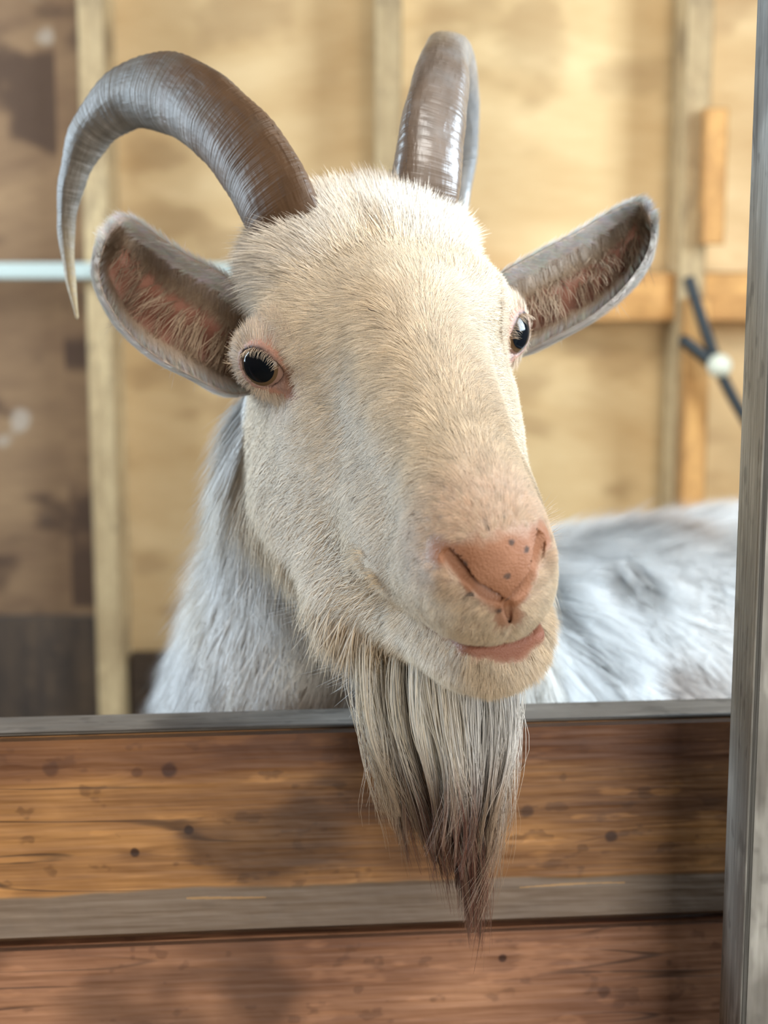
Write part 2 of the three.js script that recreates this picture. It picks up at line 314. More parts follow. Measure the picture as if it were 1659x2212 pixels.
function onNose(x, y) { let z = 18; for (let i = 0; i < 60; i++) { const d = headCore(x, y, z); if (d < 0.005) break; z -= d * 0.7; } return V(x, y, z); }
const NOSTRILS = [-1, 1].map((s) => { const A = onNose(-0.2 + s * 1.95, -0.35), M = onNose(-0.2 + s * 1.35, -1.2), B = onNose(-0.2 + s * 0.3, -1.95), inw = V(-s * 0.05, 0.75, -1).normalize().multiplyScalar(1.5); return [[A, M], [M, B]].map(([p, q]) => { const e1 = q.clone().sub(p).multiplyScalar(1.04); const e2 = inw.clone().addScaledVector(e1, -inw.dot(e1) / e1.lengthSq()); return { A: p, e1, e2, nr: e1.clone().cross(e2).normalize(), th: p === A ? 0.26 : 0.2 }; }); }).flat();
function headField(x, y, z) {
  const ax = Math.abs(x);
  let d = headCore(x, y, z);
  if (z > 11) {
    d = smin(d, ell(Math.abs(x + 0.2), y, z, [1.95, -1.35, 14.1], [0.5, 0.8, 0.9]), 0.5);   // nostril wing
    for (const n of NOSTRILS) d = smax(d, -sheet(x, y, z, n.A, n.e1, n.e2, n.nr, n.th), 0.08);
    d = smax(d, -cone(x, y, z, [-0.15, -2.2, 16.1], [0.05, -3.6, 15.75], 0.12, 0.08), 0.3);   // philtrum
  }
  // lower jaw, set off by the line of the mouth
  const jx = x - 0.3 * smooth(6, 13, z);
  const m = -5.3 - 0.3 * Math.sin(clamp((15.5 - z) / 6) * Math.PI) + 0.9 * smooth(11.2, 8.4, z) + 0.10 * (jx * jx) / 4;
  let jaw = ell(jx, y, z, [0, -6.7, 12.9], [2.25, 1.55, 2.3]);
  jaw = smin(jaw, cone(jx, y, z, [0, -6.7, 12.0], [0, -8.0, 5], 1.8, 3.1, 1.0), 1.4);
  jaw = smin(jaw, cone(jx, y, z, [0, -8.0, 5], [0, -7.6, -1.5], 3.1, 4.2, 1.0), 1.6);
  const jj = Math.abs(jx); jaw = smin(jaw, smin(cone(jj, y, z, [1.2, -6.9, 11.2], [2.3, -8.9, 5], 1.6, 2.5), cone(jj, y, z, [2.3, -8.9, 5], [2.9, -8.2, -1], 2.5, 3.2), 1.5), 1.5);   // jaw bones
  jaw = smin(jaw, cone(jx, y, z, [-1.2, -5.8, 14.1], [1.4, -5.8, 14.1], 0.4, 0.4), 0.8);   // lower lip
  d = smin(d, jaw, lerp(2.2, 0.4, smooth(7.0, 10.5, z)));
  const slit = Math.max(Math.abs(y - m) - 0.05, -(d + 0.6), 8.6 - z);
  d = smax(d, -slit, 0.2);
  if (z < 6 && ax > 2) {
    const ex = ax - EYE.x, ey = y - EYE.y + EYE_SKEW * Math.sign(x), ez = z - EYE.z;
    const s = ex * EYE_S.x + ey * EYE_S.y + ez * EYE_S.z, u = ex * EYE_U.x + ey * EYE_U.y + ez * EYE_U.z, l = ex * LOOK.x + ey * LOOK.y + ez * LOOK.z;
    d = smin(d, ell(s, u, l, [0, 0.1, -0.2], [1.7, 1.6, 1.66]), 0.8);                   // lids
    const a = s / 0.98, ub = u + 0.03 - 0.12 * s, b = ub / (ub > 0 ? 0.74 : 0.84);
    d = smax(d, -Math.max((Math.hypot(a, b) - 1) * 0.75, 0.2 - l), 0.18);
    d = smax(d, -cone(s, u, l, [-0.75, -0.12, 1.28], [-2.0, -0.5, 1.25], 0.5, 0.1), 0.25);   // inner corner
  }
  return smin(d, bodyField(x, y, z), 2.2);
}
const field = (x, y, z) => (z > 21 || z < -15 || y < -22) ? bodyField(x, y, z) : headField(x, y, z);
function gradient(x, y, z, e = 0.08) {
  const g = [field(x + e, y, z) - field(x - e, y, z), field(x, y + e, z) - field(x, y - e, z), field(x, y, z + e) - field(x, y, z - e)], l = Math.hypot(...g) || 1;
  return [g[0] / l, g[1] / l, g[2] / l];
}
function surfaceNet(lo, hi, h, keep) {               // dual mesh of field = 0 on a grid of step h; keep(x, y, z) chooses cells
  const n = [0, 1, 2].map((k) => Math.ceil((hi[k] - lo[k]) / h) + 1), [nx, ny, nz] = n, f = new Float32Array(nx * ny * nz).fill(9);
  const at = (i, j, k) => (k * ny + j) * nx + i, S = 4;
  for (let k0 = 0; k0 < nz; k0 += S) for (let j0 = 0; j0 < ny; j0 += S) for (let i0 = 0; i0 < nx; i0 += S) {   // skip blocks far from the surface
    const c = field(lo[0] + (i0 + S / 2) * h, lo[1] + (j0 + S / 2) * h, lo[2] + (k0 + S / 2) * h);
    if (Math.abs(c) > h * S * 1.6 + 0.6) { if (c < 0) for (let k = k0; k < Math.min(nz, k0 + S); k++) for (let j = j0; j < Math.min(ny, j0 + S); j++) for (let i = i0; i < Math.min(nx, i0 + S); i++) f[at(i, j, k)] = -9; continue; }
    for (let k = k0; k < Math.min(nz, k0 + S); k++) for (let j = j0; j < Math.min(ny, j0 + S); j++) for (let i = i0; i < Math.min(nx, i0 + S); i++) f[at(i, j, k)] = field(lo[0] + i * h, lo[1] + j * h, lo[2] + k * h);
  }
  const id = new Int32Array(f.length).fill(-1), pos = [], nor = [], idx = [];
  const E = [[0, 1], [2, 3], [4, 5], [6, 7], [0, 2], [1, 3], [4, 6], [5, 7], [0, 4], [1, 5], [2, 6], [3, 7]];
  for (let k = 0; k < nz - 1; k++) for (let j = 0; j < ny - 1; j++) for (let i = 0; i < nx - 1; i++) {
    let mask = 0; const v = [];
    for (let c = 0; c < 8; c++) { v[c] = f[at(i + (c & 1), j + ((c >> 1) & 1), k + (c >> 2))]; if (v[c] < 0) mask |= 1 << c; }
    if (mask === 0 || mask === 255) continue;
    let sx = 0, sy = 0, sz = 0, m = 0;
    for (const [a, b] of E) if ((v[a] < 0) !== (v[b] < 0)) { const t = v[a] / (v[a] - v[b]); sx += lerp(a & 1, b & 1, t); sy += lerp((a >> 1) & 1, (b >> 1) & 1, t); sz += lerp(a >> 2, b >> 2, t); m++; }
    let x = lo[0] + (i + sx / m) * h, y = lo[1] + (j + sy / m) * h, z = lo[2] + (k + sz / m) * h;
    if (keep && !keep(x, y, z)) continue;
    const g = gradient(x, y, z, h * 0.5), dd = clamp(field(x, y, z), -h * 0.5, h * 0.5) * 0.8;
    x -= g[0] * dd; y -= g[1] * dd; z -= g[2] * dd;
    id[at(i, j, k)] = pos.length / 3; pos.push(x, y, z); nor.push(...g);
  }
  const quad = (a, b, c, d, flip) => { if (a < 0 || b < 0 || c < 0 || d < 0) return; flip ? idx.push(a, c, b, a, d, c) : idx.push(a, b, c, a, c, d); };
  for (let k = 1; k < nz - 1; k++) for (let j = 1; j < ny - 1; j++) for (let i = 1; i < nx - 1; i++) {
    const s = f[at(i, j, k)] < 0;
    if (s !== (f[at(i + 1, j, k)] < 0)) quad(id[at(i, j - 1, k - 1)], id[at(i, j, k - 1)], id[at(i, j, k)], id[at(i, j - 1, k)], !s);
    if (s !== (f[at(i, j + 1, k)] < 0)) quad(id[at(i - 1, j, k - 1)], id[at(i - 1, j, k)], id[at(i, j, k)], id[at(i, j, k - 1)], !s);
    if (s !== (f[at(i, j, k + 1)] < 0)) quad(id[at(i - 1, j - 1, k)], id[at(i, j - 1, k)], id[at(i, j, k)], id[at(i - 1, j, k)], !s);
  }
  return { pos, nor, idx };
}
const meshes = [
  surfaceNet([-4.5, -10, 9.4], [4.5, 3.5, 17], 0.1, (x, y, z) => z > 9.8),
  surfaceNet([-8.2, -14, -12], [8.2, 8, 10.6], 0.2, (x, y, z) => z < 10.0),
  surfaceNet([-45, -75, -75], [85, 8, 20], 1.2, (x, y, z) => !(z > -11 && y > -13 && Math.abs(x) < 7.6)),
];
console.log('body', meshes.map((m) => m.idx.length / 3).join(' '));

// ---- colours of the skin under and between the hair
const SPOTS = [[1003, 1218], [1138, 1187], [1097, 1245], [1100, 1298], [1078, 1320], [1016, 1286], [1053, 1141], [1088, 1122], [1106, 1171]].map(([px, py]) => { let d = 55, q; for (let i = 0; i < 200; i++) { q = inHead(px, py, d); const f = headCore(q.x, q.y, q.z); if (f < 0.02) break; d += f * 0.7; } return q; });
const v0 = new THREE.Vector3();
function noseSkin(x, y, z) {                        // 1 on bare skin of nose and lips
  const ax = Math.abs(x + 0.2), wob = 0.4 * (noise3(x * 1.3, y * 1.3, z * 1.3) - 0.5) + 0.25 * (noise3(x * 4, y * 4, z * 4) - 0.5);
  const slit = ax < 1.15 ? lerp(-2.1, -1.2, clamp((ax - 0.3) / 1.05)) : lerp(-1.2, -0.35, clamp((ax - 1.35) / 0.6));
  let s = smooth(13.4, 14.1, z + wob) * smooth(0.85, 0.2, y + wob + 0.25 * ax) * smooth(slit - 0.62, slit - 0.2, y + 0.8 * wob);
  s = Math.max(s, 0.75 * smooth(14, 15, z) * smooth(0.75, 0.25, ax + wob) * smooth(-3.6, -3.0, y) * smooth(-1.5, -2.2, y));
  s = Math.max(s, smooth(12.4, 14.0, z) * smooth(-6.2, -5.8, y + wob * 0.8 - 0.10 * (x - 0.3) * (x - 0.3)) * smooth(-5.2, -5.4, y) * smooth(-2.0, -0.9, x));
  return s;
}
function eyeFrame(x, y, z) { const ex = Math.abs(x) - EYE.x, ey = y - EYE.y + EYE_SKEW * Math.sign(x), ez = z - EYE.z; return [ex * EYE_S.x + ey * EYE_S.y + ez * EYE_S.z, ex * EYE_U.x + ey * EYE_U.y + ez * EYE_U.z, ex * LOOK.x + ey * LOOK.y + ez * LOOK.z]; }
function lidSkin(x, y, z) {                         // 1 on the bare rim and inner corner of the eye
  const [s, u, l] = eyeFrame(x, y, z); if (l < -0.5 || Math.hypot(s, u) > 3) return 0;
  return Math.max(smooth(1.14, 0.98, Math.hypot(s / 1.1, u / 0.98)), smooth(0.75, 0.45, Math.hypot((s + 1.7) / 1.7, (u + 0.55) * 1.05)));
}
function skinColor(x, y, z) {
  let c = mix3([0.42, 0.29, 0.21], [0.52, 0.38, 0.29], noise3(x * 0.8, y * 0.8, z * 0.8));
  if (z < -8 || y < -11) return [0.8, 0.78, 0.74];
  const [s, u, l] = eyeFrame(x, y, z), e = l > -1 ? smooth(2.6, 1.3, Math.hypot(s + 0.4, u + 0.2)) : 0; c = mix3(c, [0.52, 0.27, 0.19], e);
  c = mix3(c, mix3([0.30, 0.19, 0.155], [0.36, 0.165, 0.09], smooth(-1.0, -1.8, s)), lidSkin(x, y, z));
  if (l > 0 && Math.hypot(s / 0.98, (u - 0.02 - 0.12 * s) / 0.86) < 1.06) c = [0.05, 0.03, 0.025];
  const n = noseSkin(x, y, z); c = mix3(c, mix3([0.29, 0.125, 0.062], [0.38, 0.18, 0.10], noise3(x * 2, y * 2, z * 2)), n);
  if (y < -5.2 && z > 11) c = mix3(c, [0.29, 0.115, 0.072], n * 0.9);
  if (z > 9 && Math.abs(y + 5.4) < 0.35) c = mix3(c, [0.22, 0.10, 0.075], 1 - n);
  for (const s of SPOTS) { const d = Math.hypot(x - s.x, y - s.y, z - s.z) + 0.06 * (noise3(x * 9, y * 9, z * 9) - 0.5); c = mix3(c, [0.05, 0.035, 0.03], 0.85 * smooth(0.17, 0.10, d)); }
  return c;
}
function toGeometry({ pos, nor, idx }, color) {
  const n = pos.length / 3, p = new Float32Array(n * 3), q = new Float32Array(n * 3), col = new Float32Array(n * 3), uv = new Float32Array(n * 2), v = V(0, 0, 0);
  for (let i = 0; i < n; i++) {
    const x = pos[i * 3], y = pos[i * 3 + 1], z = pos[i * 3 + 2];
    v.set(x, y, z).applyMatrix4(headToGoat).toArray(p, i * 3);
    v.set(nor[i * 3], nor[i * 3 + 1], nor[i * 3 + 2]).transformDirection(headToGoat).toArray(q, i * 3);
    uv[i * 2] = (x + 0.35 * z) * 0.25; uv[i * 2 + 1] = (y - 0.4 * z) * 0.25; const c = color(x, y, z, i); col[i * 3] = c[0]; col[i * 3 + 1] = c[1]; col[i * 3 + 2] = c[2];
  }
  const g = new THREE.BufferGeometry();
  g.setAttribute('position', new THREE.BufferAttribute(p, 3)); g.setAttribute('normal', new THREE.BufferAttribute(q, 3)); g.setAttribute('color', new THREE.BufferAttribute(col, 3));
  g.setAttribute('uv', new THREE.BufferAttribute(uv, 2)); g.setIndex(idx);
  return g;
}

// ---- ears: cupped leaves with two skins
function earMesh(upper, lower, bowl, backDir) {
  const cu = new THREE.CatmullRomCurve3(upper), cl = new THREE.CatmullRomCurve3(lower), NU = 44, NV = 26, front = [], pos = [], nor = [], idx = [], side = [];
  for (let i = 0; i <= NU; i++) for (let j = 0; j <= NV; j++) {
    const u = i / NU, v = j / NV, a = cu.getPoint(u), b = cl.getPoint(u), w = a.distanceTo(b);
    const s = a.clone().lerp(b, v), shape = Math.pow(4 * v * (1 - v), 0.85) * (1 + 0.25 * Math.sin(v * 9 + 1)), k = bowl * smooth(1.02, 0.6, u) * Math.min(1, w / 3.5);
    s.addScaledVector(backDir, k * shape - 0.25 * Math.sin(v * Math.PI * 2) * (1 - u)); 
    front.push(s);
  }
  const at = (i, j) => i * (NV + 1) + j, nrm = [];
  for (let i = 0; i <= NU; i++) for (let j = 0; j <= NV; j++) {
    const du = front[at(Math.min(NU, i + 1), j)].clone().sub(front[at(Math.max(0, i - 1), j)]), ii = Math.min(i, NU - 1);
    const dv = front[at(ii, Math.min(NV, j + 1))].clone().sub(front[at(ii, Math.max(0, j - 1))]), n = du.cross(dv).normalize();
    if (n.dot(backDir) > 0) n.negate();
    nrm.push(n);
  }
  const N = front.length;
  for (const s of [0, 1]) for (let k = 0; k < N; k++) {
    const j = k % (NV + 1), i = Math.floor(k / (NV + 1)), rim = Math.min(1, Math.min(j, NV - j) / 3, (NU - i) / 3), th = 0.02 + 0.36 * Math.sqrt(Math.max(0, rim));
    const p = front[k].clone().addScaledVector(nrm[k], s ? -th : 0), n = nrm[k].clone().multiplyScalar(s ? -1 : 1);
    pos.push(p.x, p.y, p.z); nor.push(n.x, n.y, n.z); side.push(s, i / NU, j / NV);
  }
  const push = (a, b, c) => { const A = V().fromArray(pos, a * 3), B = V().fromArray(pos, b * 3), C = V().fromArray(pos, c * 3), n = B.sub(A).cross(C.sub(A)); n.dot(V().fromArray(nor, a * 3)) < 0 ? idx.push(a, c, b) : idx.push(a, b, c); };
  for (const s of [0, N]) for (let i = 0; i < NU; i++) for (let j = 0; j < NV; j++) { const a = s + at(i, j), b = s + at(i + 1, j), c = s + at(i + 1, j + 1), d = s + at(i, j + 1); push(a, b, c); push(a, c, d); }
  for (let i = 0; i < NU; i++) for (const j of [0, NV]) { const a = at(i, j), b = at(i + 1, j); idx.push(a, b, b + N, a, b + N, a + N); }
  for (let j = 0; j < NV; j++) { const a = at(NU, j), b = at(NU, j + 1); idx.push(a, b, b + N, a, b + N, a + N); }
  return { pos, nor, idx, side };
}
const H = (list) => list.map((p) => inHead(...p));
const camBack = V(0, 0.05, -1).transformDirection(camToHead);
const ears = [
  earMesh(H([[610, 690, 75], [535, 640, 75], [480, 592, 75.5], [400, 550, 76.5], [330, 502, 77.5], [285, 474, 78], [258, 470, 78]]), H([[590, 830, 75], [500, 850, 74.5], [420, 815, 74.2], [330, 765, 74.5], [255, 690, 75.5], [213, 590, 77], [240, 485, 78]]), 3.3, camBack.clone().applyAxisAngle(V(0, 1, 0), 0.35)),
  earMesh(H([[1020, 640, 77], [1085, 590, 76.8], [1165, 545, 77.5], [1250, 500, 78.5], [1320, 458, 79.5], [1365, 438, 80], [1385, 436, 80]]), H([[1040, 770, 77], [1120, 762, 76], [1200, 725, 76.2], [1285, 675, 77], [1355, 610, 78], [1402, 530, 79.3], [1405, 455, 80]]), 2.8, camBack.clone().applyAxisAngle(V(0, 1, 0), -0.45)),
];
const earSkin = (m) => (x, y, z, i) => m.side[i * 3] || Math.min(m.side[i * 3 + 2], 1 - m.side[i * 3 + 2], 1 - m.side[i * 3 + 1]) < 0.09 ? [0.75, 0.62, 0.52] : mix3([0.26, 0.10, 0.065], [0.36, 0.18, 0.125], noise3(x * 2, y * 2, z * 2));
const skinBump = texture(512, 512, (u, v) => { const k = 0.5 * noise2(u * 60, v * 60) + 0.5 * fbm(u * 130, v * 130, 2); return [k, k, k]; }, false);
skinBump.wrapS = skinBump.wrapT = THREE.MirroredRepeatWrapping;
const skin = new THREE.MeshPhysicalMaterial({ vertexColors: true, roughness: 0.6, bumpMap: skinBump, bumpScale: 0.00032 });
part('body', mergeGeometries([...meshes.map((m) => toGeometry(m, skinColor)), ...ears.map((m) => toGeometry(m, earSkin(m)))]), skin, goat, { label: 'pinkish skin of nose, lips and eyelids, hair elsewhere' });

// ---- horns
function horn(points, keel, seed, base, mid) {                 // points: [px, py, distance, half width (px), depth ratio]
  const c = new THREE.CatmullRomCurve3(points.map((p) => inHead(p[0], p[1], p[2])), false, 'centripetal'), n = points.length - 1, NL = 220, NA = 44, pos = [], col = [], uv = [], idx = [];
  const toCam = V(0, 0, 1).transformDirection(camToHead);
  const val = (t, k) => { const s = clamp(t * n, 0, n - 1e-6), i = Math.floor(s), f = s - i; return lerp(points[i][k], points[i + 1][k], f * f * (3 - 2 * f)); };
  let len = 0, prev = null;
  for (let i = 0; i <= NL; i++) {
    const t = i / NL, p = c.getPoint(t), T = c.getTangent(t), d = -p.clone().applyMatrix4(headToCam).z;
    const a = val(t, 3) / FOCAL * d * (i === NL ? 0.3 : 1), b = a * val(t, 4);
    const K = keel(t, p).addScaledVector(T, -keel(t, p).dot(T)).normalize(), B = T.clone().cross(K);
    if (prev) len += p.distanceTo(prev); prev = p;
    for (let j = 0; j <= NA; j++) {
      const th = j / NA * Math.PI * 2, cs = Math.cos(th), sn = Math.sin(th);
      const ridge = Math.pow(Math.max(0, cs), 6), lump = noise2(len * 0.55 + seed, 0.5) - 0.5;
      let r = 1 + 0.012 * Math.sin(len * 13 + 2 * noise2(th * 2 + seed, len * 0.7)) * smooth(0.1, 0.3, t) + 0.06 * ridge * lump * 2 * smooth(0.75, 0.4, t) + 0.02 * (noise2(cs * 2 + seed, len + sn * 2) - 0.5);
      const q = p.clone().addScaledVector(K, a * r * (cs > 0 ? Math.pow(cs, 0.92) : cs)).addScaledVector(B, b * r * sn * (1 - 0.36 * Math.max(0, cs)));
      q.applyMatrix4(headToGoat); pos.push(q.x, q.y, q.z); uv.push(j / NA * 0.1, len * 0.01);
      const fib = fbm(th * 5 + seed, len * 0.9, 3), ring = fbm(len * 5 + seed, th * 0.6, 2), blot = fbm(len * 0.8 + seed, th * 1.2 + 5, 3);
      let k = mix3(base, mid, smooth(0.24, 0.58, t + 0.4 * (blot - 0.5) - 0.06 * cs));
      k = mix3(k, [0.42, 0.32, 0.18], smooth(0.78, 0.98, t));
      k = mix3(k, [0.33, 0.30, 0.27], clamp(1.6 * (ring - 0.42)) * 0.6 * smooth(0.15, 0.45, t) * smooth(0.2, -0.6, cs));
      k = k.map((x) => x * (0.72 + 0.55 * fib));
      col.push(...k);
    }
  }
  for (let i = 0; i < NL; i++) for (let j = 0; j < NA; j++) { const a = i * (NA + 1) + j, b = a + NA + 1; idx.push(a, a + 1, b, b, a + 1, b + 1); }
  const g = new THREE.BufferGeometry();
  g.setAttribute('position', new THREE.Float32BufferAttribute(pos, 3)); g.setAttribute('color', new THREE.Float32BufferAttribute(col, 3)); g.setAttribute('uv', new THREE.Float32BufferAttribute(uv, 2)); g.setIndex(idx); g.computeVertexNormals();
  return g;
}
const hornBump = texture(512, 512, (u, v) => { const r = 0.55 * fbm(u * 6, v * 110, 3) + 0.45 * fbm(u * 50, v * 12, 3); return [r, r, r]; }, false);
hornBump.repeat.set(10, 12);
const hornMat = new THREE.MeshPhysicalMaterial({ vertexColors: true, roughness: 0.55, specularIntensity: 0.8, bumpMap: hornBump, bumpScale: 0.0008 });
const arcR = inHead(330, 520, 80), arcL = inHead(985, 330, 84);
const hornR = [[735, 640, 77, 90, 0.75], [668, 552, 75.3, 108, 0.72], [618, 468, 74.3, 110, 0.68], [560, 362, 75.2, 102, 0.7], [475, 265, 77, 92, 0.7], [372, 203, 80, 86, 0.7], [270, 212, 82.5, 70, 0.72], [196, 285, 84, 52, 0.74], [158, 380, 84.6, 34, 0.78], [143, 480, 84.8, 22, 0.8], [150, 585, 84.5, 13, 0.9], [167, 690, 84, 4, 1]];
const hornL = [[880, 590, 78, 80, 0.9], [900, 485, 76.5, 84, 0.9], [915, 395, 76, 86, 0.92], [927, 300, 76.8, 80, 0.92], [945, 200, 78.8, 70, 0.95], [962, 122, 81.8, 54, 0.95], [982, 125, 86.5, 44, 0.95], [998, 205, 91.5, 38, 0.95], [1000, 320, 94.5, 34, 0.9], [992, 430, 95, 24, 0.9], [985, 520, 94, 12, 1], [985, 580, 93, 4, 1]];
part('horn', horn(hornR, (t, p) => p.clone().sub(arcR).normalize().addScaledVector(camBack, -0.35), 3, [0.105, 0.057, 0.028], [0.13, 0.113, 0.092]), hornMat, goat, { label: 'brown ridged horn arching out over its ear' });
const glossyHorn = hornMat.clone(); glossyHorn.roughness = 0.34; glossyHorn.specularIntensity = 1; glossyHorn.clearcoat = 0.5; glossyHorn.clearcoatRoughness = 0.22;
part('horn', horn(hornL, (t, p) => camBack.clone().negate().multiplyScalar(0.9 * (1 - t) + 0.1).add(p.clone().sub(inHead(1005, 330, 88)).normalize().multiplyScalar(0.3 + t)).addScaledVector(V(-1, 0, 0), 0.75), 8, [0.17, 0.125, 0.095], [0.27, 0.265, 0.26]), glossyHorn, goat, { label: 'glossy horn curving straight back, cool window sheen put into its grey colour' });  // cool sheen from the right window put into this lighter grey

// ---- eyes
function cap(r, a, n = 40) { return new THREE.SphereGeometry(r, n, 14, 0, Math.PI * 2, 0, a).rotateX(Math.PI / 2); }
const eyeGloss = { roughness: 0.06, specularIntensity: 0.45 };
const scleraMat = new THREE.MeshPhysicalMaterial({ color: new THREE.Color().setRGB(0.28, 0.17, 0.13), ...eyeGloss });
const irisMat = new THREE.MeshPhysicalMaterial({ color: new THREE.Color().setRGB(0.12, 0.075, 0.04), ...eyeGloss });
const pupilMat = new THREE.MeshPhysicalMaterial({ color: new THREE.Color().setRGB(0.004, 0.006, 0.009), ...eyeGloss });
for (const s of [-1, 1]) {
  const eye = new THREE.Group(); eye.name = 'eye'; goat.add(eye);
  const c = V(s * EYE.x, EYE.y - s * EYE_SKEW, EYE.z), look = V(s * LOOK.x, LOOK.y, LOOK.z);
  const side = V(0, 1, 0).cross(look).normalize(), up = look.clone().cross(side);
  eye.matrixAutoUpdate = true;
  const m = headToGoat.clone().multiply(new THREE.Matrix4().makeBasis(side, up, look).setPosition(c));
  m.decompose(eye.position, eye.quaternion, eye.scale);
  part('eyeball', new THREE.SphereGeometry(EYE_R, 40, 28), scleraMat, eye);
  part('iris', cap(EYE_R + 0.012, 0.74), irisMat, eye, { label: 'brown iris' });
  part('pupil', cap(EYE_R + 0.022, 0.56).scale(1.1, 1, 1), pupilMat, eye, { label: 'wide black pupil' });
}

// ---------------------------------------------------------------- hair
class Strands {                                     // tapered three-sided hairs collected into one geometry
  constructor() { this.p = []; this.n = []; this.c = []; this.i = []; }
  add(points, r0, c0, c1, from = 0.5, tip = 0.15, sides = 3, ref = V(0.31, 0.52, 0.79)) {
    const m = points.length - 1, base = this.p.length / 3, T = V(), A = V(), B = V();
    for (let k = 0; k <= m; k++) {
      T.copy(points[Math.min(m, k + 1)]).sub(points[Math.max(0, k - 1)]).normalize(); A.copy(T).cross(ref).normalize(); B.copy(T).cross(A);
      const t = k / m, r = r0 * lerp(1, tip, t * t), w = smooth(from - 0.22, from + 0.22, t);
      for (let s = 0; s < sides; s++) {
        const a = s / sides * Math.PI * 2, x = Math.cos(a), y = Math.sin(a), nx = A.x * x + B.x * y, ny = A.y * x + B.y * y, nz = A.z * x + B.z * y;
        if (sides === 2) { this.n.push(nx * 0.6 - B.x * 0.8, ny * 0.6 - B.y * 0.8, nz * 0.6 - B.z * 0.8); } else this.n.push(nx, ny, nz);
        this.p.push(points[k].x + nx * r, points[k].y + ny * r, points[k].z + nz * r);
        this.c.push(lerp(c0[0], c1[0], w), lerp(c0[1], c1[1], w), lerp(c0[2], c1[2], w));
      }
    }
    for (let k = 0; k < m; k++) for (let s = 0; s < (sides === 2 ? 1 : sides); s++) { const a = base + k * sides + s, b = base + k * sides + (s + 1) % sides, c = a + sides, d = b + sides; sides === 2 ? this.i.push(a, c, b, b, c, d) : this.i.push(a, b, c, b, d, c); }
  }
  geometry(matrix) {
    const g = new THREE.BufferGeometry();
    g.setAttribute('position', new THREE.Float32BufferAttribute(this.p, 3)); g.setAttribute('normal', new THREE.Float32BufferAttribute(this.n, 3)); g.setAttribute('color', new THREE.Float32BufferAttribute(this.c, 3)); g.setIndex(this.i);
    return matrix ? g.applyMatrix4(matrix) : g;
  }
}
// a tuft of hairs one unit long: growth along z, skin normal along y
function tuft(seed, hairs, spread, radius, rise, curl, segments) {
  const R = rng(seed), s = new Strands();
  for (let h = 0; h < hairs; h++) {
    const ox = (R() - 0.5) * spread, oz = (R() - 0.5) * spread, L = 0.72 + 0.4 * R(), up = rise * (0.55 + 0.9 * R()), bend = (R() - 0.5) * curl, yaw = (R() - 0.5) * 0.35, pts = [];
    for (let k = 0; k <= segments; k++) { const t = k / segments; pts.push(V(ox + L * (yaw * t + bend * t * t), L * up * (t - 0.55 * t * t) - 0.02, oz + L * t * (1 - 0.1 * Math.abs(bend)))); }
    const v = 0.72 + 0.42 * R();
    s.add(pts, radius * (0.75 + 0.5 * R()), [0.93 * v, 0.9 * v, 0.87 * v], [v, v, v], 0.35, 0.12, 2, V(0, 1, 0));  // roots slightly darker: shade between hairs put into the colour
  }
  return s.geometry();
}
const hairMat = new THREE.MeshPhysicalMaterial({ vertexColors: true, roughness: 0.5, specularIntensity: 0.6 });
